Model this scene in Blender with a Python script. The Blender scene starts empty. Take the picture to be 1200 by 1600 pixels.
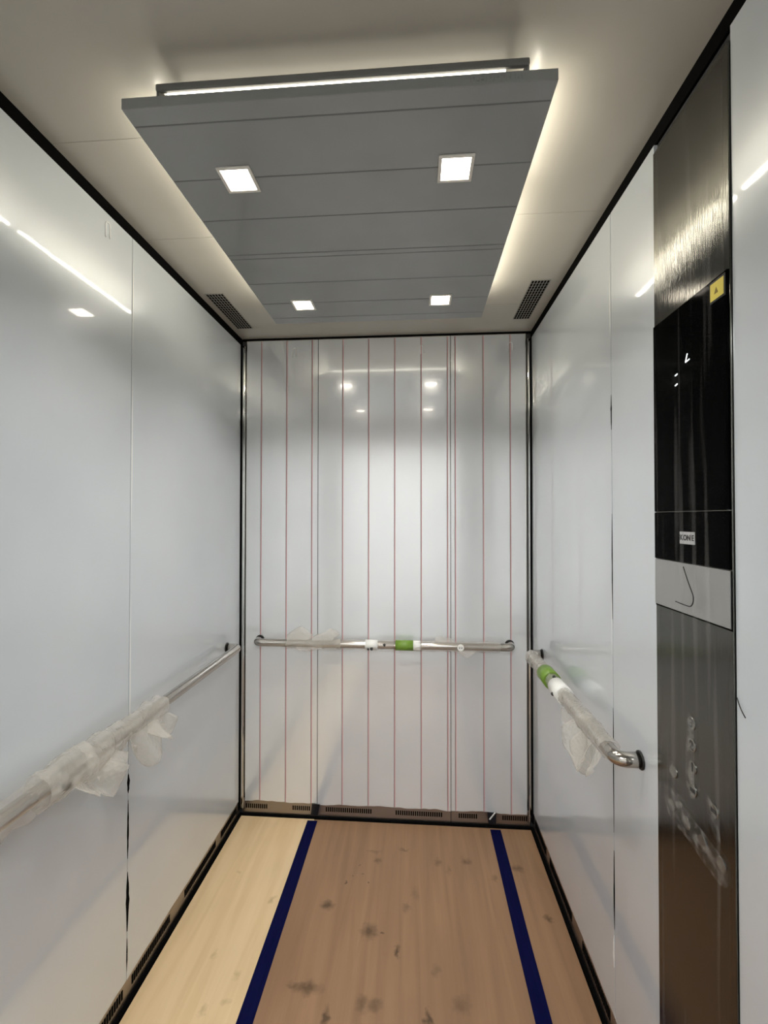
import bpy, bmesh, math, random
from mathutils import Vector, Matrix, noise
random.seed(7)
SC = bpy.context.scene
COL = SC.collection
# ------------------------------------------------------------------ camera, world, exposure
W, D, H = 1.4413, 2.2171, 2.40          # car width, depth from the lens to the back wall, ceiling height
YF = -0.12                              # inner face of the car's front wall
YAW, PITCH, ROLL = 0.07197, 0.01355, 0.00058
cam_d = bpy.data.cameras.new('camera'); cam = bpy.data.objects.new('camera', cam_d); COL.objects.link(cam)
cam_d.sensor_fit = 'HORIZONTAL'; cam_d.sensor_width = 36.0; cam_d.lens = 700 / 1200 * 36
cam_d.clip_start = 0.02
_r = Vector((math.cos(YAW), math.sin(YAW), 0)); _f0 = Vector((-math.sin(YAW), math.cos(YAW), 0)); _u0 = Vector((0, 0, 1))
_f = math.cos(PITCH) * _f0 + math.sin(PITCH) * _u0; _u = -math.sin(PITCH) * _f0 + math.cos(PITCH) * _u0
_r2 = math.cos(ROLL) * _r + math.sin(ROLL) * _u; _u2 = -math.sin(ROLL) * _r + math.cos(ROLL) * _u
m = Matrix((_r2, _u2, -_f)).transposed().to_4x4(); m.translation = Vector((0.885, 0.0, 1.4872))
cam.matrix_world = m
SC.camera = cam
wd = bpy.data.worlds.new('world'); SC.world = wd; wd.use_nodes = True
wd.node_tree.nodes['Background'].inputs[0].default_value = (0.6, 0.65, 0.7, 1)
wd.node_tree.nodes['Background'].inputs[1].default_value = 0.05
SC.view_settings.view_transform = 'Standard'; SC.view_settings.look = 'None'
SC.view_settings.gamma = 1.0; SC.view_settings.use_curve_mapping = False
SC.view_settings.exposure = 0.0
LAMP, BEAM, STRIP, FRONT_STRIP, REAR_STRIP, LOBBY = 20.0, 16.5, 38.0, 6.0, 5.0, 49.0    # radiance of the downlights, the LED strips and the lobby lamps
SC.cycles.max_bounces = 12; SC.cycles.diffuse_bounces = 6; SC.cycles.glossy_bounces = 6; SC.cycles.transparent_max_bounces = 16
SC.cycles.sample_clamp_indirect = 6.0

# ------------------------------------------------------------------ materials
def mat(name, color, rough=0.5, metal=0.0, coat=0.0, coat_rough=0.03, coat_ior=1.5, emit=None, estr=0.0, ior=1.5, aniso=0.0):
    M = bpy.data.materials.new(name); M.use_nodes = True
    b = M.node_tree.nodes['Principled BSDF']
    b.inputs['Base Color'].default_value = (*color, 1); b.inputs['Roughness'].default_value = rough
    b.inputs['Metallic'].default_value = metal; b.inputs['Coat Weight'].default_value = coat
    b.inputs['Coat Roughness'].default_value = coat_rough; b.inputs['Coat IOR'].default_value = coat_ior
    b.inputs['IOR'].default_value = ior
    b.inputs['Anisotropic'].default_value = aniso
    if emit:
        b.inputs['Emission Color'].default_value = (*emit, 1); b.inputs['Emission Strength'].default_value = estr
    return M
def N(M, t, **kw):
    n = M.node_tree.nodes.new(t)
    for k, v in kw.items():
        if k in n.inputs: n.inputs[k].default_value = v
        else: setattr(n, k, v)
    return n
def LK(M, a, b): M.node_tree.links.new(a, b)
def add_noise(M, scale=(1, 1, 1), nscale=4.0, detail=3, bump=0.0, dist=0.01, lo=None, hi=None, coat_bump=False, rlo=0.3, rhi=0.7):
    b = M.node_tree.nodes['Principled BSDF']
    g = N(M, 'ShaderNodeNewGeometry'); mp = N(M, 'ShaderNodeMapping'); mp.inputs['Scale'].default_value = scale
    LK(M, g.outputs['Position'], mp.inputs['Vector'])
    nz = N(M, 'ShaderNodeTexNoise'); nz.inputs['Scale'].default_value = nscale; nz.inputs['Detail'].default_value = detail
    LK(M, mp.outputs[0], nz.inputs['Vector'])
    if lo:
        r = N(M, 'ShaderNodeValToRGB'); r.color_ramp.elements[0].position = rlo; r.color_ramp.elements[1].position = rhi
        r.color_ramp.elements[0].color = (*lo, 1); r.color_ramp.elements[1].color = (*hi, 1)
        LK(M, nz.outputs['Fac'], r.inputs[0]); LK(M, r.outputs[0], b.inputs['Base Color'])
    if bump:
        bp = N(M, 'ShaderNodeBump'); bp.inputs['Strength'].default_value = bump; bp.inputs['Distance'].default_value = dist
        LK(M, nz.outputs['Fac'], bp.inputs['Height']); LK(M, bp.outputs[0], b.inputs['Normal'])
        if coat_bump: LK(M, bp.outputs[0], b.inputs['Coat Normal'])
    return M

m_film = add_noise(mat('blue_white_film', (.62, .66, .69), .28, 0.18, 1.0, .05, 1.5), nscale=3.0, detail=2, bump=.12, dist=.012,
                   lo=(.62, .665, .70), hi=(.665, .705, .735), coat_bump=True)
m_film_back = add_noise(mat('white_film', (.76, .77, .78), .19, 0.32, 1.0, .05, 1.55), nscale=2.5, detail=2, bump=.10, dist=.010,
                        lo=(.72, .75, .77), hi=(.77, .79, .805), coat_bump=True)
m_film_roof = add_noise(mat('grey_film', (.40, .415, .42), .38, 0.0, 1.0, .12, 1.5), nscale=5, detail=2, lo=(.245, .254, .248), hi=(.28, .290, .284))
m_ceiling = add_noise(mat('warm_white_ceiling', (.62, .585, .52), .45, 0.0, .4, .2), nscale=2.2, detail=3, lo=(.455, .432, .378), hi=(.52, .495, .432), bump=.04, dist=.01)
m_line_dark = mat('film_line_grey', (.20, .18, .18), .5)
m_line_pink = mat('film_line_pink', (.60, .32, .33), .45)
m_groove = mat('film_line_roof', (.16, .165, .165), .5)
m_black = mat('black_gap', (.003, .003, .003), .8, ior=1.1)
m_backing = mat('dark_backing', (.03, .03, .03), .6)
m_steel = mat('stainless_steel', (.47, .44, .40), .15, 1.0)
m_corner = mat('mirror_steel', (.55, .55, .54), .08, 1.0)
m_skirt = add_noise(mat('skirting_steel', (.36, .33, .31), .32, 1.0), scale=(1, 1, 40), nscale=6, bump=.05, dist=.002)
m_cop = add_noise(mat('brushed_steel', (.125, .124, .113), .11, 1.0), scale=(1, 160, 4), nscale=3, detail=3, bump=.10, dist=.002)
m_plate = add_noise(mat('light_steel_plate', (.43, .43, .415), .42, .75), scale=(1, 60, 3), nscale=3, bump=.05, dist=.002)
m_glass = mat('black_glass', (.0010, .0012, .0012), .06, 0, ior=1.06)
m_navy = add_noise(mat('navy_tape', (.003, .004, .035), .6, ior=1.12), scale=(30, 2, 1), nscale=4, lo=(.002, .003, .032), hi=(.004, .005, .046))
m_patch = mat('patch_black', (.006, .006, .008), .4)
m_green = mat('green_tape', (.15, .27, .03), .4)
m_whitetape = mat('white_label', (.80, .80, .76), .45)
m_dark = mat('dark_plastic', (.015, .015, .014), .4)
m_grey_box = mat('grey_mount', (.17, .17, .16), .5)
m_lens = mat('lamp_lens', (1, 1, 1), .4, emit=(1.0, .90, .76), estr=LAMP)
m_front_strip = mat('led_strip_front', (1, 1, 1), .4, emit=(1.0, .93, .78), estr=FRONT_STRIP)
m_rear_strip = mat('led_strip_rear', (1, 1, 1), .4, emit=(1.0, .93, .78), estr=REAR_STRIP)
m_bezel = mat('lamp_bezel', (.75, .72, .66), .35)
m_strip = mat('led_strip', (1, 1, 1), .4, emit=(1.0, .93, .78), estr=STRIP)
m_lobbylamp = mat('lobby_lamp', (1, 1, 1), .4, emit=(.95, .98, 1.0), estr=LOBBY)
m_lobbywall = mat('lobby_paint', (.80, .79, .77), .6)
m_lobbyfloor = mat('lobby_tiles', (.24, .23, .22), .3)
m_stroke = mat('glow_stroke', (1, 1, 1), .4, emit=(.95, 1.0, 1.0), estr=1.2)
m_logo = mat('logo_silver', (.42, .42, .42), .4)
m_ink = mat('black_ink', (.01, .01, .01), .5)
m_yellow = mat('yellow_sticker', (.80, .66, .10), .4)
m_button = mat('button_steel', (.27, .27, .25), .22, 1.0)
m_faint = mat('faint_print', (.22, .225, .225), .5)
m_tab = mat('clear_tab', (.82, .82, .80), .3)

def film_mat(name, tint, opac, mask_scale=None, lo=.5, hi=.6, amount=.5, rough=.15, bub=0.0):
    """Thin clear plastic: mostly see-through, with whitish creases and gloss."""
    M = bpy.data.materials.new(name); M.use_nodes = True; nt = M.node_tree; nt.nodes.clear()
    out = N(M, 'ShaderNodeOutputMaterial'); tr = N(M, 'ShaderNodeBsdfTransparent')
    p = N(M, 'ShaderNodeBsdfPrincipled'); p.inputs['Base Color'].default_value = (*tint, 1); p.inputs['Roughness'].default_value = rough
    tl = N(M, 'ShaderNodeBsdfTranslucent'); tl.inputs[0].default_value = (*tint, 1)
    m1 = N(M, 'ShaderNodeMixShader'); m1.inputs[0].default_value = .45; LK(M, p.outputs[0], m1.inputs[1]); LK(M, tl.outputs[0], m1.inputs[2])
    mx = N(M, 'ShaderNodeMixShader'); mx.inputs[0].default_value = opac
    LK(M, tr.outputs[0], mx.inputs[1]); LK(M, m1.outputs[0], mx.inputs[2]); LK(M, mx.outputs[0], out.inputs[0])
    g = N(M, 'ShaderNodeNewGeometry')
    if mask_scale:
        mp = N(M, 'ShaderNodeMapping'); mp.inputs['Scale'].default_value = mask_scale; LK(M, g.outputs['Position'], mp.inputs[0])
        nz = N(M, 'ShaderNodeTexNoise'); nz.inputs['Scale'].default_value = 1.0; nz.inputs['Detail'].default_value = .6; LK(M, mp.outputs[0], nz.inputs[0])
        mr = N(M, 'ShaderNodeMapRange'); mr.inputs['From Min'].default_value = lo; mr.inputs['From Max'].default_value = hi
        mr.inputs['To Min'].default_value = opac; mr.inputs['To Max'].default_value = amount
        LK(M, nz.outputs['Fac'], mr.inputs['Value']); LK(M, mr.outputs[0], mx.inputs[0])
        bp = N(M, 'ShaderNodeBump'); bp.inputs['Strength'].default_value = .3; bp.inputs['Distance'].default_value = .004
        LK(M, nz.outputs['Fac'], bp.inputs['Height']); LK(M, bp.outputs[0], p.inputs['Normal'])
    if bub:
        vo = N(M, 'ShaderNodeTexVoronoi'); vo.inputs['Scale'].default_value = bub; LK(M, g.outputs['Position'], vo.inputs['Vector'])
        bp = N(M, 'ShaderNodeBump'); bp.inputs['Strength'].default_value = .9; bp.inputs['Distance'].default_value = .004
        LK(M, vo.outputs['Distance'], bp.inputs['Height']); LK(M, bp.outputs[0], p.inputs['Normal'])
    return M
m_wrap = film_mat('bubble_wrap', (.82, .79, .73), .38, rough=.08, bub=95)
m_wrap_thin = film_mat('thin_wrap', (.80, .76, .70), .24, rough=.08, bub=70)
m_copfilm = film_mat('clear_film', (.82, .80, .76), .002, (1, 62, 2.0), .58, .88, .15, .12)
m_bubble = film_mat('film_bubble', (.80, .78, .74), .04, (60, 60, 60), .46, .74, .30, .10)

def ply_mat(name, c0, c1, knots, kcol):
    M = mat(name, c0, .55, 0, .05, .3); b = M.node_tree.nodes['Principled BSDF']
    g = N(M, 'ShaderNodeNewGeometry'); mp = N(M, 'ShaderNodeMapping'); mp.inputs['Scale'].default_value = (26, 1.6, 1); LK(M, g.outputs['Position'], mp.inputs[0])
    nz = N(M, 'ShaderNodeTexNoise'); nz.inputs['Scale'].default_value = 1.0; nz.inputs['Detail'].default_value = 5; nz.inputs['Distortion'].default_value = .6; LK(M, mp.outputs[0], nz.inputs[0])
    r = N(M, 'ShaderNodeValToRGB'); r.color_ramp.elements[0].position = .3; r.color_ramp.elements[1].position = .68
    r.color_ramp.elements[0].color = (*c0, 1); r.color_ramp.elements[1].color = (*c1, 1); LK(M, nz.outputs['Fac'], r.inputs[0])
    n2 = N(M, 'ShaderNodeTexNoise'); n2.inputs['Scale'].default_value = 2.6; n2.inputs['Detail'].default_value = 2; LK(M, g.outputs['Position'], n2.inputs[0])
    mb = N(M, 'ShaderNodeMix', data_type='RGBA', blend_type='MULTIPLY'); mb.inputs['Factor'].default_value = .22
    LK(M, r.outputs[0], mb.inputs['A']); LK(M, n2.outputs['Fac'], mb.inputs['B'])
    # knots and scuffs: irregular dark spots at their places in the board
    n3 = N(M, 'ShaderNodeTexNoise'); n3.inputs['Scale'].default_value = 38; n3.inputs['Detail'].default_value = 3; LK(M, g.outputs['Position'], n3.inputs[0])
    sc = N(M, 'ShaderNodeVectorMath', operation='MULTIPLY_ADD'); sc.inputs[1].default_value = (.045, .045, 0); sc.inputs[2].default_value = (-.0225, -.0225, 0)
    LK(M, n3.outputs['Color'], sc.inputs[0])
    ad = N(M, 'ShaderNodeVectorMath', operation='ADD'); LK(M, g.outputs['Position'], ad.inputs[0]); LK(M, sc.outputs[0], ad.inputs[1])
    last = None
    for (x, y, rx, ry, s) in knots:
        sb = N(M, 'ShaderNodeVectorMath', operation='SUBTRACT'); sb.inputs[1].default_value = (x, y, 0.0); LK(M, ad.outputs[0], sb.inputs[0])
        ml = N(M, 'ShaderNodeVectorMath', operation='MULTIPLY'); ml.inputs[1].default_value = (1 / rx, 1 / ry, 0); LK(M, sb.outputs[0], ml.inputs[0])
        ln = N(M, 'ShaderNodeVectorMath', operation='LENGTH'); LK(M, ml.outputs[0], ln.inputs[0])
        mr = N(M, 'ShaderNodeMapRange'); mr.inputs['From Min'].default_value = .25; mr.inputs['From Max'].default_value = 1.25
        mr.inputs['To Min'].default_value = s; mr.inputs['To Max'].default_value = 0; LK(M, ln.outputs['Value'], mr.inputs['Value'])
        if last is None: last = mr.outputs[0]
        else:
            mxn = N(M, 'ShaderNodeMath', operation='MAXIMUM'); LK(M, last, mxn.inputs[0]); LK(M, mr.outputs[0], mxn.inputs[1]); last = mxn.outputs[0]
    fin = N(M, 'ShaderNodeMix', data_type='RGBA'); LK(M, last, fin.inputs['Factor']); LK(M, mb.outputs['Result'], fin.inputs['A']); fin.inputs['B'].default_value = (*kcol, 1)
    LK(M, fin.outputs['Result'], b.inputs['Base Color'])
    bp = N(M, 'ShaderNodeBump'); bp.inputs['Strength'].default_value = .12; bp.inputs['Distance'].default_value = .002; LK(M, nz.outputs['Fac'], bp.inputs['Height']); LK(M, bp.outputs[0], b.inputs['Normal'])
    return M
KN = [(.542, 1.722, .028, .022, .75), (.716, 1.625, .030, .034, .75), (.818, 1.554, .011, .024, .85), (.540, 1.418, .045, .022, .7), (.500, 1.425, .03, .012, .5),
      (.717, 1.957, .020, .018, .5), (1.099, 1.982, .022, .024, .55), (.980, 1.966, .018, .024, .45), (1.313, 1.955, .026, .020, .55), (1.376, 1.722, .018, .014, .7),
      (.847, 1.733, .018, .024, .4), (.614, 1.338, .013, .030, .8), (.918, 1.36, .011, .026, .85), (.757, 1.384, .03, .022, .5), (1.02, 1.403, .03, .03, .35),
      (.72, 1.385, .02, .03, .5), (.60, 1.83, .006, .006, .9), (.69, 1.84, .006, .006, .9), (.64, 1.93, .005, .005, .8), (.66, 1.88, .004, .004, .8), (.62, 1.875, .004, .004, .8),
      (.76, 1.62, .005, .005, .8), (.88, 1.80, .02, .03, .25), (.95, 1.50, .015, .03, .3), (1.02, 1.93, .012, .03, .3), (1.21, 1.90, .014, .02, .4), (.70, 2.01, .03, .012, .3), (.83, 2.03, .02, .01, .5)]
m_ply_pink = ply_mat('pinkish_plywood', (.272, .150, .076), (.350, .200, .104), KN, (.050, .024, .005))
m_ply_pale = ply_mat('pale_plywood', (.76, .54, .29), (.85, .63, .37), [(.325, 1.73, .012, .016, .5), (.20, 1.50, .010, .02, .3), (.30, 1.44, .012, .02, .3), (.24, 1.33, .012, .02, .35), (.30, 1.36, .016, .012, .3), (.14, 1.85, .01, .012, .25)], (.26, .17, .06))

# ------------------------------------------------------------------ mesh helpers
def box(bm, x0, x1, y0, y1, z0, z1, mi=0, bev=0.0):
    r = bmesh.ops.create_cube(bm, size=1.0)
    vs = r['verts']
    for v in vs:
        v.co = Vector((x0 + (v.co.x + .5) * (x1 - x0), y0 + (v.co.y + .5) * (y1 - y0), z0 + (v.co.z + .5) * (z1 - z0)))
    fs = set(f for v in vs for f in v.link_faces)
    for f in fs: f.material_index = mi
    if bev:
        es = list(set(e for v in vs for e in v.link_edges))
        res = bmesh.ops.bevel(bm, geom=es, offset=bev, segments=2, affect='EDGES', profile=.5)
        for f in res['faces']: f.material_index = mi
def smooth_path(pts, r, n=6):
    """round every inner corner of a polyline with radius r"""
    pts = [Vector(p) for p in pts]; out = [pts[0]]
    for a, b, c in zip(pts, pts[1:], pts[2:]):
        d1 = (a - b).normalized(); d2 = (c - b).normalized()
        rr = min(r, (a - b).length * .49, (c - b).length * .49)
        for k in range(n + 1):
            t = k / n
            out.append((b + d1 * rr) * (1 - t) ** 2 + b * 2 * t * (1 - t) + (b + d2 * rr) * t * t)
    out.append(pts[-1]); return out
def tube(bm, pts, rad, seg=16, mi=0, cap=True):
    pts = [Vector(p) for p in pts]; rings = []
    t0 = (pts[1] - pts[0]).normalized(); ref = Vector((0, 0, 1)) if abs(t0.z) < .9 else Vector((1, 0, 0))
    nrm = (ref - t0 * ref.dot(t0)).normalized()
    for i, p in enumerate(pts):
        t = ((pts[min(i + 1, len(pts) - 1)] - pts[max(i - 1, 0)])).normalized()
        nrm = (nrm - t * nrm.dot(t)).normalized(); bn = t.cross(nrm)
        r = rad[i] if isinstance(rad, (list, tuple)) else rad
        rings.append([bm.verts.new(p + nrm * r * math.cos(2 * math.pi * k / seg) + bn * r * math.sin(2 * math.pi * k / seg)) for k in range(seg)])
    for a, b in zip(rings, rings[1:]):
        for k in range(seg):
            f = bm.faces.new((a[k], a[(k + 1) % seg], b[(k + 1) % seg], b[k])); f.material_index = mi; f.smooth = True
    if cap:
        for rg in (rings[0], rings[-1]):
            try: bm.faces.new(rg).material_index = mi
            except ValueError: pass
def disc(bm, c, axis, r, h, seg=28, mi=0, bev=0.0):
    """short cylinder from c along axis"""
    c = Vector(c); a = Vector(axis).normalized()
    q = Vector((0, 0, 1)).rotation_difference(a)
    prof = [(0, 0), (r, 0), (r, h - bev), (r - bev, h), (0, h)] if bev else [(0, 0), (r, 0), (r, h), (0, h)]
    rings = []
    for (pr, ph) in prof[1:-1]:
        rings.append([bm.verts.new(c + q @ Vector((pr * math.cos(2 * math.pi * k / seg), pr * math.sin(2 * math.pi * k / seg), ph))) for k in range(seg)])
    for A, B in zip(rings, rings[1:]):
        for k in range(seg): bm.faces.new((A[k], A[(k + 1) % seg], B[(k + 1) % seg], B[k])).material_index = mi
    bm.faces.new(list(reversed(rings[0]))).material_index = mi; bm.faces.new(rings[-1]).material_index = mi
def obj(name, bm, mats, parent=None, smooth=False):
    bmesh.ops.recalc_face_normals(bm, faces=bm.faces)
    me = bpy.data.meshes.new(name); bm.to_mesh(me); bm.free()
    for mm in (mats if isinstance(mats, (list, tuple)) else [mats]): me.materials.append(mm)
    if smooth:
        for p in me.polygons: p.use_smooth = True
    o = bpy.data.objects.new(name, me); COL.objects.link(o)
    if parent:
        o.parent = parent; o.matrix_parent_inverse = Matrix.Translation(parent.location).inverted()
    return o
def thing(name, label, cat, loc=(0, 0, 0), group=None):
    o = bpy.data.objects.new(name, None); COL.objects.link(o); o.location = loc; o.empty_display_size = .05
    o['label'] = label; o['category'] = cat
    if group: o['group'] = group
    return o
def tag(o, label, cat, group=None):
    o['label'] = label; o['category'] = cat
    if group: o['group'] = group
    return o
def struct(name, bm, mats, label, cat):
    o = obj(name, bm, mats); o['kind'] = 'structure'; o['label'] = label; o['category'] = cat
    return o
def text_obj(name, s, size, M, origin, xdir, ydir, parent, depth=.0006, bold=.0):
    """raised lettering lying in the plane of xdir and ydir, centred on origin"""
    cu = bpy.data.curves.new(name, 'FONT'); cu.body = s; cu.size = size; cu.align_x = 'CENTER'; cu.align_y = 'CENTER'; cu.extrude = depth; cu.offset = bold
    t = bpy.data.objects.new(name, cu); COL.objects.link(t)
    bpy.context.view_layer.update()
    me = bpy.data.meshes.new_from_object(t.evaluated_get(bpy.context.evaluated_depsgraph_get()))
    COL.objects.unlink(t); bpy.data.objects.remove(t)
    xd = Vector(xdir).normalized(); yd = Vector(ydir).normalized(); zd = xd.cross(yd); o0 = Vector(origin)
    for v in me.vertices: v.co = o0 + xd * v.co.x + yd * v.co.y + zd * v.co.z
    me.materials.clear(); me.materials.append(M)
    o = bpy.data.objects.new(name, me); COL.objects.link(o)
    o.parent = parent
    return o
def sub(name, bm, mats, parent):
    """a part of a part (its parent hangs under an Empty)"""
    o = obj(name, bm, mats); o.parent = parent
    return o
def ragged(bm, u0, u1, z_top, zfun, place, thick, step=.008, mi=0):
    """a thin sheet hanging from z_top to an uneven lower edge; place(u, z, d) gives its points"""
    n = max(2, int((u1 - u0) / step)); F, B = [], []
    for k in range(n + 1):
        u = u0 + (u1 - u0) * k / n; zb = zfun(u)
        F.append((bm.verts.new(place(u, z_top, thick)), bm.verts.new(place(u, zb, thick))))
        B.append((bm.verts.new(place(u, z_top, 0)), bm.verts.new(place(u, zb, 0))))
    for k in range(n):
        for vs in ((F[k][0], F[k + 1][0], F[k + 1][1], F[k][1]), (B[k][0], B[k][1], B[k + 1][1], B[k + 1][0]),
                   (F[k][1], F[k + 1][1], B[k + 1][1], B[k][1]), (F[k][0], B[k][0], B[k + 1][0], F[k + 1][0])):
            bm.faces.new(vs).material_index = mi
    for k in (0, n): bm.faces.new((F[k][0], F[k][1], B[k][1], B[k][0])).material_index = mi

# ------------------------------------------------------------------ the car shell
ZW = 2.362                                             # top of the wall sheets, below the dark shadow gap
bm = bmesh.new(); box(bm, -.06, W + .06, YF - .10, D + .06, -.06, -.010); struct('floor', bm, m_backing, 'dark car floor under the plywood boards', 'floor')
bm = bmesh.new(); box(bm, -.06, W + .06, YF - .10, D + .06, H, H + .05)
ceil = struct('ceiling', bm, m_ceiling, 'warm white lift ceiling around the hanging light panel', 'ceiling')
def ceil_seam(bm, x0, x1, y): box(bm, x0, x1, y - .0008, y + .0008, H - .0008, H + .0005)
bm = bmesh.new()
for (x0, x1, y) in ((.0, .30, 1.02), (.0, .32, 1.40), (1.16, W, 1.36), (1.17, W, 1.93)): ceil_seam(bm, x0, x1, y)
s_ = obj('panel_seam', bm, mat('seam_beige', (.44, .41, .36), .6), ceil)

SEAM = 1.330
def film_bottom(u, base=.066, amp=.007, seed=0.0):
    return base + amp * noise.noise((u * 9 + seed, 1.3, 0)) + amp * .6 * noise.noise((u * 30 + seed, 5.3, 0))
# left wall: backing + film-covered sheets
bm = bmesh.new(); box(bm, -.06, -.008, YF - .10, D + .06, -.01, H); wl = struct('wall_left', bm, m_backing, 'left lift wall of film-covered blue-white sheets', 'wall')
for (y0, y1, sd) in ((YF, SEAM - .0015, 1), (SEAM + .0015, D - .022, 2)):
    bm = bmesh.new(); ragged(bm, y0, y1, ZW, lambda u: film_bottom(u, .074, .003, sd), lambda u, z, d: (-.008 + d, u, z), .008, .012); obj('wall_panel', bm, m_film, wl)
# right wall
CY0, CY1 = .828, 1.080
bm = bmesh.new(); box(bm, W + .008, W + .06, YF - .10, D + .06, -.01, H); wr = struct('wall_right', bm, m_backing, 'right lift wall of film-covered blue-white sheets beside the control panel', 'wall')
for (y0, y1, sd) in ((YF, CY0 - .002, 3), (CY1 + .002, SEAM - .012, 4), (SEAM - .009, D - .018, 5)):
    bm = bmesh.new(); ragged(bm, y0, y1, ZW, lambda u: film_bottom(u, .080, .003, sd), lambda u, z, d: (W + .008 - d, u, z), .008, .012); obj('wall_panel', bm, m_film, wr)
# torn film edges along the two side seams
def slivers(parent, x, nx, y, spans, M):
    for (z0, z1, w) in spans:
        bm = bmesh.new(); n = 10; L_, R_ = [], []
        for k in range(n + 1):
            z = z0 + (z1 - z0) * k / n; ww = w * math.sin(math.pi * min(1, max(0, .06 + .9 * k / n))) * (.7 + .5 * random.random())
            L_.append([bm.verts.new((x, y - ww * .4, z)), bm.verts.new((x, y + ww * .6, z)), bm.verts.new((x + nx * .0006, y + ww * .6, z)), bm.verts.new((x + nx * .0006, y - ww * .4, z))])
        for a, b in zip(L_, L_[1:]):
            for i in range(4): bm.faces.new((a[i], a[(i + 1) % 4], b[(i + 1) % 4], b[i]))
        bm.faces.new(L_[0]); bm.faces.new(L_[-1])
        obj('seam_tear', bm, M, parent)
slivers(wl, .0, 1, SEAM, [(.44, .62, .009), (.64, .70, .012), (.22, .40, .016), (.10, .20, .006)], m_black)
slivers(wl, .0, 1, SEAM + .004, [(.78, 1.25, .005), (1.45, 1.95, .005), (2.0, 2.3, .004)], m_tab)
slivers(wr, W, -1, SEAM - .010, [(1.74, 1.84, .008), (.33, .55, .007), (.60, .95, .005), (1.2, 1.5, .005)], m_black)
slivers(wr, W, -1, SEAM - .006, [(2.0, 2.2, .006), (.22, .31, .012), (1.10, 1.3, .004)], m_tab)

# back wall: backing, three steel sheets, three films with printed lines and torn lower edges
bm = bmesh.new(); box(bm, -.06, W + .06, D + .010, D + .06, -.01, H); wb = struct('wall_back', bm, m_backing, 'back lift wall under white striped protective film', 'wall')
JB = (.0215, .3915, .3945, 1.0515, 1.0545, W - .0215); ZB = H - .010
for i in range(3):
    bm = bmesh.new(); box(bm, JB[2 * i], JB[2 * i + 1], D + .003, D + .010, .050, ZB); obj('wall_panel', bm, m_steel, wb)
LINES = ((.099, .230, .360), (.516, .646, .776, .907, 1.036), (1.074, 1.210, 1.340))
for i in range(3):
    bm = bmesh.new(); x0, x1 = JB[2 * i] + (.004 if i == 0 else 0), JB[2 * i + 1] - (.004 if i == 2 else 0)
    zf = (lambda sd: (lambda u: film_bottom(u, .069 - .006 * u, .008, sd)))(7 + i * 3)
    ragged(bm, x0, x1, ZB - .004, zf, lambda u, z, d: (u, D + .003 - d, z), .003, .006)
    for u in LINES[i]:
        box(bm, u - .0012, u + .0012, D - .0004, D + .0005, zf(u) + .001, ZB - .006, 1)
        box(bm, u + .0012, u + .0052, D - .0003, D + .0005, zf(u) + .001, ZB - .006, 2)
    obj('protective_film', bm, [m_film_back, m_line_dark, m_line_pink], wb)
def tab(parent, c, ud, nd):
    bm = bmesh.new(); c = Vector(c); ud = Vector(ud); nd = Vector(nd); zz = Vector((0, 0, 1))
    pth = [c + ud * -.009 - zz * .045, c + ud * -.009, c + ud * .009 + zz * .002, c + ud * .009 - zz * .040]
    tube(bm, smooth_path([p + nd * .0015 for p in pth], .008, 4), .0018, 8); obj('film_tab', bm, m_tab, parent)
for x in (.271, .915, 1.343): tab(wb, (x, D, 2.345), (1, 0, 0), (0, -1, 0))
tab(wl, (0, 1.216, 2.335), (0, 1, 0), (1, 0, 0))

# front wall with the open doorway, and the lobby the photographer stands at
bm = bmesh.new(); DZ = 2.24; DX0, DX1 = .10, W - .12
box(bm, -.06, DX0, YF - .10, YF, -.01, H); box(bm, DX1, W + .06, YF - .10, YF, -.01, H); box(bm, DX0, DX1, YF - .10, YF, DZ, H)
struct('wall_front', bm, m_skirt, 'front lift wall around the open doorway', 'wall')
LX0, LX1, LY0, LY1, LZ = -1.6, 3.0, -2.9, YF - .10, 2.75
bm = bmesh.new(); box(bm, LX0, LX1, LY0, LY1, -.06, -.010); struct('floor_lobby', bm, m_lobbyfloor, 'tiled lobby floor outside the lift', 'floor')
bm = bmesh.new(); box(bm, LX0, LX1, LY0, LY1, LZ, LZ + .05); struct('ceiling_lobby', bm, m_lobbywall, 'white lobby ceiling outside the lift', 'ceiling')
bm = bmesh.new(); box(bm, LX0, LX1, LY0 - .05, LY0, -.06, LZ); struct('wall_lobby_back', bm, m_lobbywall, 'lobby wall facing the lift', 'wall')
bm = bmesh.new(); box(bm, LX0 - .05, LX0, LY0, LY1, -.06, LZ); struct('wall_lobby_left', bm, m_lobbywall, 'lobby wall on the left', 'wall')
bm = bmesh.new(); box(bm, LX1, LX1 + .05, LY0, LY1, -.06, LZ); struct('wall_lobby_right', bm, m_lobbywall, 'lobby wall on the right', 'wall')
bm = bmesh.new(); box(bm, LX0, -.06, LY1 - .05, LY1, -.06, LZ); box(bm, W + .06, LX1, LY1 - .05, LY1, -.06, LZ); box(bm, -.06, W + .06, LY1 - .05, LY1, H, LZ)
struct('wall_lobby_front', bm, m_lobbywall, 'lobby wall around the lift entrance', 'wall')
for (x, wh) in ((-.1, 'lobby ceiling lamp on the left outside the lift'), (1.5, 'lobby ceiling lamp on the right outside the lift')):
    t = thing('lobby_lamp', wh, 'ceiling light', (x, -1.55, LZ))
    bm = bmesh.new(); box(bm, x - .33, x + .33, -1.88, -1.22, LZ - .02, LZ); obj('frame', bm, m_bezel, t)
    bm = bmesh.new(); box(bm, x - .30, x + .30, -1.85, -1.25, LZ - .026, LZ - .0205); obj('diffuser', bm, m_lobbylamp, t)

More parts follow.
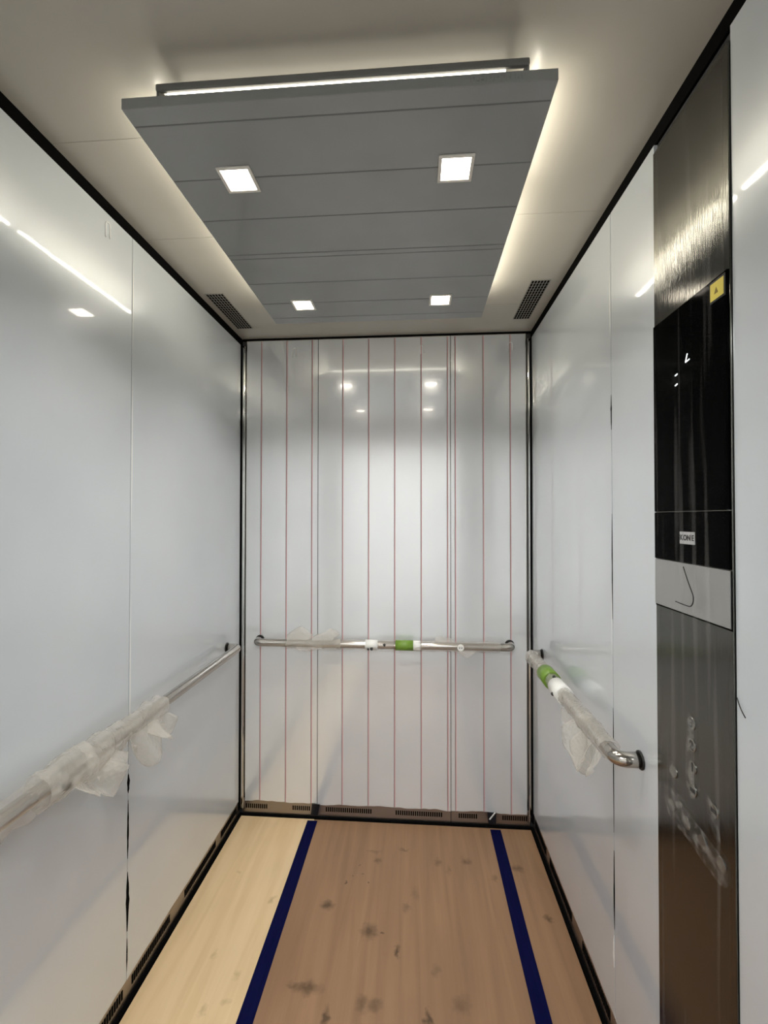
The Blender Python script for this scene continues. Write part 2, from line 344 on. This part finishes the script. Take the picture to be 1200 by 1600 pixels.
# dark shadow gaps under the ceiling, corner profiles
bm = bmesh.new(); box(bm, -.008, -.002, YF, D + .01, ZW, H); t_ = struct('trim_1', bm, m_black, 'black shadow gap above the left wall', 'trim')
bm = bmesh.new(); box(bm, W + .002, W + .008, YF, D + .01, ZW, H); struct('trim_2', bm, m_black, 'black shadow gap above the right wall', 'trim')
bm = bmesh.new(); box(bm, .0, W, D + .002, D + .010, ZB, H); struct('trim_3', bm, m_black, 'thin black gap above the back wall', 'trim')
bm = bmesh.new(); box(bm, .003, .019, D - .009, D + .009, .03, ZW, 0, .004); box(bm, -.008, .0025, D - .020, D + .009, .03, ZW, 1); struct('trim_4', bm, [m_corner, m_black], 'polished profile in the left back corner', 'trim')
bm = bmesh.new(); box(bm, W - .017, W - .005, D - .009, D + .009, .03, ZW, 0, .003); box(bm, W - .0045, W + .008, D - .017, D + .009, .03, ZW, 1); struct('trim_5', bm, [m_corner, m_black], 'polished profile in the right back corner', 'trim')

# skirtings with groups of ventilation slots
def slots(parent, u0, u1, z0, z1, place, pitch=.0105):
    n = max(2, round((u1 - u0) / pitch)); bm = bmesh.new()
    for k in range(n):
        a = u0 + (u1 - u0) * k / n; b = a + (u1 - u0) / n * .62
        p0 = place(a, z0); p1 = place(b, z1); lo = [min(i, j) for i, j in zip(p0[0], p1[1])]; hi = [max(i, j) for i, j in zip(p0[0], p1[1])]
        box(bm, lo[0], hi[0], lo[1], hi[1], lo[2], hi[2])
    obj('vent_slots', bm, m_black, parent)
bm = bmesh.new()
for i in range(3): box(bm, JB[2 * i] - .01 * (i == 0), JB[2 * i + 1] + .01 * (i == 2), D + .0016, D + .0045, .004, .049 + .03)
box(bm, .0, W, D - .010, D + .001, -.010, .005, 1)
bb = struct('baseboard_back', bm, [m_skirt, m_black], 'steel skirting with vent slots along the back wall', 'baseboard')
pb = lambda u, z: ((u, D + .0010, z), (u, D + .0025, z))
for (a, b) in ((.030, .143), (.268, .360), (.436, .668), (.783, 1.014), (1.090, 1.182), (1.299, 1.420)): slots(bb, a, b, .030, .052, pb)
bm = bmesh.new(); box(bm, -.010, -.003, YF, D - .001, .004, .085); box(bm, -.004, .008, YF, D - .010, -.010, .006, 1)
bl = struct('baseboard_left', bm, [m_skirt, m_black], 'steel skirting with vent slots along the left wall', 'baseboard')
pl_ = lambda u, z: ((-.0035, u, z), (-.0018, u, z))
for (a, b) in ((1.16, 1.32), (1.36, 1.58), (1.68, 1.95), (2.0, 2.18), (.80, 1.02), (.4, .65)): slots(bl, a, b, .030, .058, pl_)
bm = bmesh.new(); box(bm, W + .003, W + .010, YF, D - .001, .004, .09); box(bm, W - .008, W + .004, YF, D - .010, -.010, .006, 1)
br = struct('baseboard_right', bm, [m_skirt, m_black], 'steel skirting with vent slots along the right wall', 'baseboard')
pr_ = lambda u, z: ((W + .0018, u, z), (W + .0035, u, z))
for (a, b) in ((1.12, 1.30), (1.36, 1.58), (1.68, 1.95), (2.0, 2.18), (.80, 1.02), (.4, .65)): slots(br, a, b, .030, .062, pr_)

# ------------------------------------------------------------------ floor boards and tape
JX = .383
bm = bmesh.new(); box(bm, .012, JX - .0008, YF - .05, D - .014, -.0098, 0, 0, .0008); tag(obj('plywood_board', bm, m_ply_pale), 'narrow pale yellow plywood board along the left wall', 'floor board', 'plywood boards covering the lift floor')
bm = bmesh.new(); box(bm, JX + .0008, W - .012, YF - .05, D - .016, -.0098, 0, 0, .0008); tag(obj('plywood_board', bm, m_ply_pink), 'wide pinkish-brown plywood board with dark knots and scuffs', 'floor board', 'plywood boards covering the lift floor')
def strip_mesh(pts, th):
    bm = bmesh.new(); top = [[bm.verts.new((x, y, z + th)) for (x, y, z) in row] for row in pts]; bot = [[bm.verts.new((x, y, z)) for (x, y, z) in row] for row in pts]
    for i in range(len(pts) - 1):
        bm.faces.new((top[i][0], top[i][1], top[i + 1][1], top[i + 1][0])); bm.faces.new((bot[i][0], bot[i + 1][0], bot[i + 1][1], bot[i][1]))
        for j in (0, 1): bm.faces.new((top[i][j], top[i + 1][j], bot[i + 1][j], bot[i][j]))
    for i in (0, len(pts) - 1): bm.faces.new((top[i][0], bot[i][0], bot[i][1], top[i][1]))
    return bm
def tape(x_near, x_far, w, label):
    rows = []
    for k in range(41):
        t = k / 40; y = YF + .02 + t * (D - .026 - YF - .02); x = x_near + (x_far - x_near) * t + .0012 * noise.noise((y * 4, x_near * 9, 0))
        rows.append(((x - w / 2, y, .0002), (x + w / 2, y, .0002)))
    tag(obj('floor_tape', strip_mesh(rows, .0006), m_navy), label, 'tape', 'navy tape strips on the plywood')
tape(.386, .3755, .050, 'navy blue tape strip over the joint of pale and pinkish plywood')
tape(1.256, 1.261, .050, 'navy blue tape strip on pinkish plywood near the right wall')
for (x0, x1, lean, wh, fold) in ((.362, .402, .014, 'black patch on back skirting above the tape over the board joint', False),
                           (1.232, 1.274, -.014, 'folded black patch on back skirting above the tape near the right wall', True)):
    bm = bmesh.new(); y = D - .0035
    a = [bm.verts.new((x, y - .002, z)) for (x, z) in ((x0, .008), (x1 - .006, .008), (x1 + lean * .4, .068), (x0 + lean * .4, .066))]
    bm.faces.new(a); r = bmesh.ops.extrude_face_region(bm, geom=bm.faces[:]); bmesh.ops.translate(bm, vec=(0, .0014, 0), verts=[v for v in r['geom'] if isinstance(v, bmesh.types.BMVert)])
    o = tag(obj('skirting_patch', bm, m_patch), wh, 'tape', 'black patches on the back skirting')  # flat black sheets on the skirting where the navy strips end
    if fold:
        bm = bmesh.new(); box(bm, -.003, .003, -.0006, .0006, -.022, .022)
        bmesh.ops.rotate(bm, cent=(0, 0, 0), matrix=Matrix.Rotation(math.radians(38), 3, 'Y'), verts=bm.verts)
        bmesh.ops.translate(bm, vec=(1.250, D - .0066, .052), verts=bm.verts); obj('folded_corner', bm, m_whitetape, o)

# ------------------------------------------------------------------ hanging ceiling light panel
PX0, PX1, PY0, PY1, PZ0, PZ1 = .292, 1.152, .851, 1.852, 2.310, 2.333
pan = thing('ceiling_light_panel', 'grey striped panel hanging under the ceiling with four square downlights', 'ceiling light', ((PX0 + PX1) / 2, (PY0 + PY1) / 2, H))
bm = bmesh.new(); box(bm, PX0, PX1, PY0, PY1, PZ0, PZ1, 0, .0015)
for y in (.893, 1.046, 1.194, 1.357, 1.380, 1.530, 1.676, 1.800): box(bm, PX0 + .003, PX1 - .003, y - .0016, y + .0016, PZ0 - .0004, PZ0 + .002, 1)
obj('panel', bm, [m_film_roof, m_groove], pan)
bm = bmesh.new(); box(bm, .362, 1.088, .985, 1.806, PZ1, H - .001, 0, .004)
obj('mount_box', bm, m_grey_box, pan)
bm = bmesh.new(); box(bm, .350, 1.105, .872, .882, 2.3652, 2.3800, 0, .003); box(bm, .352, 1.103, .880, .984, PZ1, 2.350, 0, .001)
for xx in (.350, 1.097): box(bm, xx, xx + .008, .875, .984, PZ1 + .002, 2.379, 0, .003)
obj('light_tray', bm, m_grey_box, pan)
def strip(pts, r=.0052, M=m_strip):
    bm = bmesh.new(); tube(bm, pts, r, 10); obj('led_strip', bm, M, pan)
strip([(.372, .8800, 2.3630), (1.060, .8800, 2.3630)], .0016, m_front_strip); strip([(.380, .925, 2.358), (1.070, .925, 2.358)], .0045, m_front_strip)
strip([(.315, .935, 2.352), (.315, 1.225, 2.352)]); strip([(.315, 1.262, 2.352), (.315, 1.790, 2.352)])
strip([(1.138, .935, 2.352), (1.138, 1.225, 2.352)]); strip([(1.138, 1.262, 2.352), (1.138, 1.790, 2.352)])
strip([(.380, 1.824, 2.355), (1.070, 1.824, 2.355)], .0052, m_rear_strip)
bm = bmesh.new()
for x in (.315, 1.138):
    for y in (.945, 1.215, 1.272, 1.780): box(bm, min(x, .725 + math.copysign(.362, x - .725)) , max(x, .725 + math.copysign(.362, x - .725)), y - .004, y + .004, 2.347, 2.357)
for x in (.40, 1.03): box(bm, x - .004, x + .004, .921, .930, 2.349, 2.360); box(bm, x - .004, x + .004, 1.805, 1.822, 2.350, 2.360)
obj('strip_clip', bm, m_dark, pan)
for i, (x, y) in enumerate(((.4555, 1.049), (.9775, 1.051), (.4515, 1.690), (.9755, 1.687))):
    bm = bmesh.new(); s = .041; q = .033
    box(bm, x - s, x + s, y - s, y - q, PZ0 - .004, PZ0, 0, .0012); box(bm, x - s, x + s, y + q, y + s, PZ0 - .004, PZ0, 0, .0012)
    box(bm, x - s, x - q, y - q, y + q, PZ0 - .004, PZ0, 0, .0012); box(bm, x + q, x + s, y - q, y + q, PZ0 - .004, PZ0, 0, .0012)
    d = obj('downlight', bm, m_bezel, pan); d['label'] = 'lit square downlight'
    bm = bmesh.new(); box(bm, x - q, x + q, y - q, y + q, PZ0 - .0025, PZ0 - .0004, 0, .0008); sub('lens', bm, m_lens, d)
    ld = bpy.data.lights.new('beam', 'SPOT'); ld.energy = BEAM; ld.spot_size = math.radians(122); ld.spot_blend = .7; ld.shadow_soft_size = .03; ld.color = (1.0, .96, .90)
    lo_ = bpy.data.objects.new('beam', ld); COL.objects.link(lo_); lo_.parent = d; lo_.location = (x, y, PZ0 - .012)
# worn, illegible print along the front edge, and scuffs in the film
bm = bmesh.new(); x = .985
while x < 1.085:
    w = random.uniform(.003, .007)
    for k in range(random.choice((2, 3))):
        zc = random.uniform(PZ0 + .007, PZ1 - .006); ww = random.choice((.0012, w)); hh = .0075 if ww < .002 else .0014
        xx = x + random.uniform(0, w - ww) if w > ww else x
        box(bm, xx, xx + ww, PY0 - .0004, PY0 + .001, zc - hh / 2, zc + hh / 2)
    x += w + .0025
pr = obj('worn_print', bm, m_faint, pan)

# ceiling vents
def ceil_vent(x0, x1, y0, y1, label):
    t = thing('ceiling_vent', label, 'vent', ((x0 + x1) / 2, (y0 + y1) / 2, H), 'ceiling vents')
    bm = bmesh.new(); box(bm, x0 - .002, x1 + .002, y0 - .003, y1 + .003, H - .002, H, 0, .0006); obj('plate', bm, mat('vent_plate', (.30, .29, .26), .5), t)
    bm = bmesh.new(); nx, ny = 6, 16
    for i in range(nx):
        for j in range(ny):
            a = x0 + (x1 - x0) * (i + .16) / nx; b = x0 + (x1 - x0) * (i + .80) / nx; c = y0 + (y1 - y0) * (j + .08) / ny; d = y0 + (y1 - y0) * (j + .86) / ny
            box(bm, a, b, c, d, H - .0028, H - .0015)
    obj('vent_slots', bm, m_black, t)
ceil_vent(.028, .101, 1.758, 2.088, 'slotted air vent in the ceiling by the left wall')
ceil_vent(1.328, 1.398, 1.744, 2.075, 'slotted air vent in the ceiling by the right wall')

# ------------------------------------------------------------------ handrails
RR = .0185; OFF = .056
def rail(label, A, B, nout, z, loc):
    """A, B: feet on the wall (2D), nout: direction into the room"""
    t = thing('handrail', label, 'handrail', loc, 'steel handrails with torn wrapping')
    A = Vector((*A, z)); B = Vector((*B, z)); n = Vector(nout); d = (B - A).normalized()
    bm = bmesh.new(); tube(bm, smooth_path([A + n * .001, A + n * OFF, B + n * OFF, B + n * .001], .034, 8), RR, 22)
    obj('rail_tube', bm, m_steel, t)
    for P in (A, B):
        bm = bmesh.new(); disc(bm, P + n * .0006, n, .0225, .004, 28, 0, .0015); f = obj('flange', bm, m_dark, t); f['label'] = 'dark wall flange'
    return t, A + n * OFF, d, n
UP = Vector((0, 0, 1))
def sleeve(t, c0, d, n, s0, s1, r0, r1, lump, seed, M, seg=22, step=.008, twist=0.0):
    """loose wrapping round the rail from s0 to s1, radius r0 at one end, r1 at the other"""
    bm = bmesh.new(); N_ = max(6, int((s1 - s0) / step)); rings = []
    for i in range(N_ + 1):
        u = i / N_; s = s0 + (s1 - s0) * u; ring = []
        for k in range(seg):
            a = 2 * math.pi * k / seg; q = Vector((math.cos(a) * 1.4, math.sin(a) * 1.4, s * 24 + seed * 7 + twist * math.sin(a)))
            w = noise.noise(q) + .6 * abs(noise.noise(q * 2.3)); R = max(RR + .0022, r0 + (r1 - r0) * u + lump * w)
            if math.cos(a) < -.1: R = min(R, (OFF - .004) / max(.25, -math.cos(a)), .045)
            ring.append(bm.verts.new(c0 + d * (s + .006 * noise.noise(q * 1.7)) + n * R * math.cos(a) + UP * R * math.sin(a)))
        rings.append(ring)
    for a, b in zip(rings, rings[1:]):
        for k in range(seg):
            f = bm.faces.new((a[k], a[(k + 1) % seg], b[(k + 1) % seg], b[k])); f.smooth = True
    return obj('bubble_wrap', bm, M, t)
def flap(t, c0, d, n, s0, s1, drop, skew, seed, M, up=False, out=.02, fold=.015):
    """a torn end of the wrapping hanging from (or standing on) the rail in rounded, wavy lobes"""
    bm = bmesh.new(); nu, nv = 34, 18; g = []
    for i in range(nu + 1):
        u = i / nu; row = []
        L_ = drop * (.15 + .85 * math.sin(math.pi * (.04 + .92 * u)) ** .5) * (1 + .22 * math.sin(seed * 3 + 5.2 * u) + .12 * noise.noise((u * 3.5, seed, 0)))
        for j in range(nv + 1):
            v = j / nv; s = s0 + (s1 - s0) * (.5 + (u - .5) * (.82 + .36 * v * (1 - .4 * v))) + skew * v * v; q = Vector((u * 2.4, v * 1.5, seed * 5.1))
            a = -math.pi * .18 * (1 - v) if not up else math.pi * .30
            curl = .30 * out * math.sin(math.pi * v) * math.sin(2 * math.pi * u + seed)
            o_ = (RR + .005) * math.cos(a) + v * out + curl + fold * v * noise.noise(q) + .5 * fold * v * math.sin(7 * u + seed)
            row.append(bm.verts.new(c0 + d * (s + .008 * v * noise.noise(q * 1.6)) + n * o_ + UP * ((RR + .004) * math.sin(a) + (L_ if up else -L_) * v + .004 * v * noise.noise(q * 2.2))))
        g.append(row)
    for i in range(nu):
        for j in range(nv):
            f = bm.faces.new((g[i][j], g[i + 1][j], g[i + 1][j + 1], g[i][j + 1])); f.smooth = True
    o = obj('wrap_flap', bm, M, t); md = o.modifiers.new('thickness', 'SOLIDIFY'); md.thickness = .0012
    return o
def band(t, c0, d, s0, s1, r, M, label=None, name='tape_band'):
    bm = bmesh.new(); tube(bm, [c0 + d * s0, c0 + d * (s0 * .5 + s1 * .5), c0 + d * s1], r, 24); o = obj(name, bm, M, t)
    if label: o['label'] = label
    return o
def blob(t, p, r, M, name):
    bm = bmesh.new(); bmesh.ops.create_icosphere(bm, subdivisions=2, radius=r)
    for v in bm.verts: v.co = Vector(p) + v.co * (1 + .25 * noise.noise(v.co * 200))
    return obj(name, bm, M, t)

# left rail: Y .62 .. 2.04
tl, c, d, n = rail('long handrail on the left wall with bunched torn bubble wrap', (0, .62), (0, 2.045), (1, 0, 0), .882, (0, 1.33, .882))
y_ = lambda y: y - .62
sleeve(tl, c, d, n, y_(.66), y_(.98), .033, .031, .010, 1, m_wrap_thin)
sleeve(tl, c, d, n, y_(.93), y_(1.06), .034, .047, .012, 2, m_wrap)
sleeve(tl, c, d, n, y_(1.03), y_(1.215), .047, .028, .012, 3, m_wrap)
sleeve(tl, c, d, n, y_(1.215), y_(1.40), .025, .033, .009, 4, m_wrap)
flap(tl, c, d, n, y_(.99), y_(1.12), .100, .03, 1.2, m_wrap, out=.030, fold=.020)
flap(tl, c, d, n, y_(1.05), y_(1.16), .065, .02, 2.7, m_wrap, out=.020)
flap(tl, c, d, n, y_(1.21), y_(1.33), .115, .03, 4.1, m_wrap, out=.018, fold=.022)
flap(tl, c, d, n, y_(1.28), y_(1.41), .095, .02, 5.3, m_wrap, out=.030, fold=.020)
blob(tl, c + d * y_(.985) + n * .026 - UP * .012, .010, m_dark, 'dark_knot')
# right rail
tr, c, d, n = rail('short handrail on the right wall with a large loose wrap flap', (W, 1.165), (W, 2.035), (-1, 0, 0), .886, (W, 1.56, .886))
y_ = lambda y: y - 1.165
sleeve(tr, c, d, n, y_(1.212), y_(1.38), .024, .026, .006, 6, m_wrap)
sleeve(tr, c, d, n, y_(1.34), y_(1.64), .025, .024, .006, 7, m_wrap)
sleeve(tr, c, d, n, y_(1.62), y_(2.00), .026, .027, .006, 8, m_wrap)
flap(tr, c, d, n, y_(1.195), y_(1.36), .118, .01, 7.4, m_wrap, out=.012, fold=.024)
flap(tr, c, d, n, y_(1.255), y_(1.43), .108, .0, 8.8, m_wrap, out=.030, fold=.020)
flap(tr, c, d, n, y_(1.40), y_(1.50), .035, .0, 9.8, m_wrap_thin, out=.012)
band(tr, c, d, y_(1.70), y_(1.79), .0325, m_green, 'green tape band')
band(tr, c, d, y_(1.56), y_(1.655), .0300, m_whitetape, 'white tape band')
blob(tr, c + d * y_(1.60) + n * .028 - UP * .008, .007, m_dark, 'dark_knot'); blob(tr, c + d * y_(1.66) + UP * .030 + n * .006, .006, m_dark, 'dark_knot')
# back rail
tb, c, d, n = rail('handrail across the back wall with a green tape band', (.100, D), (1.335, D), (0, -1, 0), .876, (W / 2, D, .876))
x_ = lambda x: x - .100
sleeve(tb, c, d, n, x_(.255), x_(.52), .023, .022, .006, 11, m_wrap)
sleeve(tb, c, d, n, x_(.50), x_(.78), .021, .022, .004, 12, m_wrap_thin)
sleeve(tb, c, d, n, x_(.86), x_(1.28), .022, .024, .006, 13, m_wrap_thin)
flap(tb, c, d, n, x_(.25), x_(.37), .055, .01, 12.2, m_wrap, up=True, out=-.012, fold=.012)
flap(tb, c, d, n, x_(.37), x_(.49), .050, .03, 13.7, m_wrap, up=True, out=-.012, fold=.012)
flap(tb, c, d, n, x_(.30), x_(.42), .030, .01, 14.7, m_wrap_thin, out=.008)
flap(tb, c, d, n, x_(.97), x_(1.06), .030, .0, 15.1, m_wrap_thin, up=True, out=-.010)
flap(tb, c, d, n, x_(1.05), x_(1.16), .032, .0, 16.1, m_wrap_thin, out=.008)
band(tb, c, d, x_(.785), x_(.870), .0245, m_green, 'green tape band')
band(tb, c, d, x_(.870), x_(.905), .0235, m_whitetape, 'white tape band')
band(tb, c, d, x_(.640), x_(.700), .0235, m_whitetape, 'white tape band')
for (x, dz, r) in ((.733, .006, .007), (.672, -.014, .008), (.655, -.016, .006)): blob(tb, c + d * x_(x) + n * .021 + UP * dz, r, m_dark, 'dark_knot')
bm = bmesh.new(); disc(bm, c + d * x_(1.093) + n * .020 + UP * .0, n, .016, .006, 24, 0, .002); rg = obj('round_label', bm, m_whitetape, tb)
bm = bmesh.new()
for k in (-.005, .005):
    p = c + d * (x_(1.093) + k) + n * .0262; box(bm, p.x - .0022, p.x + .0022, p.y - .0006, p.y + .0006, p.z - .002, p.z + .003)
sub('mark', bm, m_ink, rg)

# ------------------------------------------------------------------ car operating panel
XS = W - .0035                                          # its front face
cop = thing('control_panel', 'tall steel lift control panel with black glass display and floor buttons', 'control panel', (W, (CY0 + CY1) / 2, .03))
bm = bmesh.new(); box(bm, XS, W + .006, CY0, CY1, .03, 2.338, 0, .001); obj('face_plate', bm, m_cop, cop)  # top set low; the dark backing above imitates a dark reflection
bm = bmesh.new(); box(bm, XS - .003, XS - .0002, CY0 + .003, CY1 - .001, 1.502, 1.930, 0, .0006); box(bm, XS - .003, XS - .0002, CY0 + .003, CY1 - .001, 1.396, 1.5005, 0, .0006)
gl = obj('display_glass', bm, m_glass, cop); gl['label'] = 'black glass display'
def stroke(bm, pts, w, x):
    for (a, b) in zip(pts, pts[1:]):
        a = Vector((x, *a)); b = Vector((x, *b)); tube(bm, [a, (a + b) / 2, b], w, 8)
gx = XS - .0032
for pts_, w_ in (([(.948, 1.822), (.9545, 1.806), (.941, 1.8085)], .0012), ([(.991, 1.790), (.983, 1.7915)], .0014), ([(.991, 1.769), (.983, 1.7705)], .0014)):
    bm = bmesh.new(); stroke(bm, pts_, w_, gx); sub('glow_stroke', bm, m_stroke, gl)  # small white emissive strokes on the glass
# badge: four small tiles with one letter each
kx = XS - .0033; YD = (0, -1, 0); ZD = (0, 0, 1)
for i, ch in enumerate('KONE'):
    yc = .9725 - i * .0127
    bm = bmesh.new(); box(bm, kx - .0006, kx + .0002, yc - .0059, yc + .0059, 1.4345, 1.4595); tl_ = sub('logo_tile', bm, m_logo, gl)
    text_obj('letter', ch, .0155, m_ink, (kx - .0008, yc, 1.447), YD, ZD, gl, .0003, .0005)
bm = bmesh.new(); box(bm, XS - .0028, XS - .0002, CY0 + .003, CY1 - .001, 1.292, 1.394, 0, .0006); pt = obj('cover_plate', bm, m_plate, cop); pt['label'] = 'light steel cover plate'
bm = bmesh.new(); box(bm, XS - .0012, XS, CY0 + .002, CY1 - .001, 1.2885, 1.2912); box(bm, XS - .0012, XS, CY0 + .0002, CY0 + .0024, 1.2885, 1.394); obj('plate_gap', bm, m_black, cop)
# yellow warning sticker
bm = bmesh.new(); sy0, sy1, sz0, sz1 = .838, .874, 1.890, 1.922; box(bm, XS - .0040, XS - .0032, sy0 - .004, sy1 + .002, sz0 - .004, sz1 + .004, 1); box(bm, XS - .0044, XS - .0036, sy0, sy1, sz0, sz1, 0)
st = obj('warning_sticker', bm, [m_yellow, m_ink], cop); st['label'] = 'yellow warning sticker'
bm = bmesh.new(); v = [bm.verts.new((XS - .0046, y, z)) for (y, z) in ((.863, 1.900), (.852, 1.900), (.8575, 1.912))]; bm.faces.new(v); r = bmesh.ops.extrude_face_region(bm, geom=bm.faces[:])
bmesh.ops.translate(bm, vec=(.0004, 0, 0), verts=[q for q in r['geom'] if isinstance(q, bmesh.types.BMVert)]); sub('symbol', bm, mat('sticker_symbol', (.22, .15, .01), .5), st)
# buttons
BT = [(.949, 1.075, '3'), (.949, 1.031, '2'), (.947, .988, '1'), (.947, .943, '0'), (.883, .943, '-'), (1.014, .942, ''), (1.022, .866, ''), (.968, .864, ''), (.917, .861, ''), (.864, .859, '')]
for i, (y, z, ch) in enumerate(BT):
    bm = bmesh.new(); disc(bm, (XS + .0002, y, z), (-1, 0, 0), .0125, .0022, 28, 0, .0008); b_ = obj('button', bm, m_button, cop)
    if ch in ('3', '2', '1'): text_obj('numeral', ch, .0235, m_ink, (XS - .0024, y - .001, z), YD, ZD, b_, .0003, .0010); b_['label'] = 'floor button ' + ch
    elif ch:
        bm = bmesh.new(); box(bm, XS - .0028, XS - .0018, y - .0085, y + .0065, z - .0040, z + .0040, 0, .0004); sub('mark', bm, m_ink, b_); b_['label'] = 'button with a short dark bar'
def patch(pts, seed):
    """a raised, crinkled bubble in the protective film"""
    bm = bmesh.new(); ctr = Vector((0, sum(p[0] for p in pts) / len(pts), sum(p[1] for p in pts) / len(pts))); n_ = 40; rings = []
    P = smooth_path([(0, *p) for p in pts] + [(0, *pts[0])], .02, 5); cv = bm.verts.new((XS - .0075, ctr.y, ctr.z))
    for rr in (.25, .5, .75, 1.0):
        rings.append([bm.verts.new((XS - .0046 - .004 * (1 - rr * rr) - .0022 * (1 - rr) * noise.noise((p.y * 90, p.z * 90, seed)), ctr.y + (p.y - ctr.y) * rr * (1 + .05 * noise.noise((p.y * 120, p.z * 120, seed))), ctr.z + (p.z - ctr.z) * rr)) for p in P])
    for k in range(len(P)):
        k2 = (k + 1) % len(P)
        try: bm.faces.new((cv, rings[0][k], rings[0][k2])).smooth = True
        except ValueError: pass
        for A, B in zip(rings, rings[1:]):
            try: bm.faces.new((A[k], A[k2], B[k2], B[k])).smooth = True
            except ValueError: pass
    obj('film_bubble', bm, m_bubble, cop)
patch([(.958, 1.094), (.938, 1.092), (.934, 1.05), (.936, .98), (.932, .93), (.958, .925), (.966, .96), (.962, 1.03)], 1)
patch([(.902, .965), (.885, .962), (.862, .92), (.858, .895), (.878, .900), (.898, .93)], 2)
patch([(1.046, .90), (1.02, .905), (.97, .895), (.90, .885), (.845, .875), (.838, .835), (.86, .822), (.91, .828), (.96, .838), (1.02, .836), (1.045, .86)], 3)
patch([(1.024, .968), (1.004, .955), (1.0, .925), (1.020, .932)], 4)
# the crinkled clear film over the whole plate
bm = bmesh.new(); g = []
nyv, nzv = 40, 90
for i in range(nyv + 1):
    row = []
    for j in range(nzv + 1):
        y = CY0 + .004 + (CY1 - CY0 - .008) * i / nyv; z = .04 + 2.296 * j / nzv
        row.append(bm.verts.new((XS - .0062 - .0018 * noise.noise((y * 40, z * 3.5, 2.2)) - .0010 * abs(noise.noise((y * 70, z * 5, 8.2))), y, z)))
    g.append(row)
for i in range(nyv):
    for j in range(nzv): bm.faces.new((g[i][j], g[i + 1][j], g[i + 1][j + 1], g[i][j + 1])).smooth = True
fl = obj('protective_film', bm, m_copfilm, cop); fl['label'] = 'crinkled clear film'
# loose bits
bm = bmesh.new(); wx = W - .016
tube(bm, smooth_path([(XS - .009, .958, 1.388), (wx, .935, 1.358), (wx, .917, 1.332), (wx, .925, 1.312), (wx, .952, 1.312), (wx, .980, 1.3135)], .02, 8), .0011, 8)
tag(obj('wire', bm, m_ink), 'thin black hooked wire lying over the light plate of the control panel', 'wire')
bm = bmesh.new(); tube(bm, smooth_path([(W - .0012, .824, 1.176), (W - .004, .812, 1.162), (W - .007, .796, 1.153)], .01, 6), .0009, 8)
tag(obj('thread', bm, m_ink), 'short dark thread sticking out beside the edge of the control panel', 'thread')
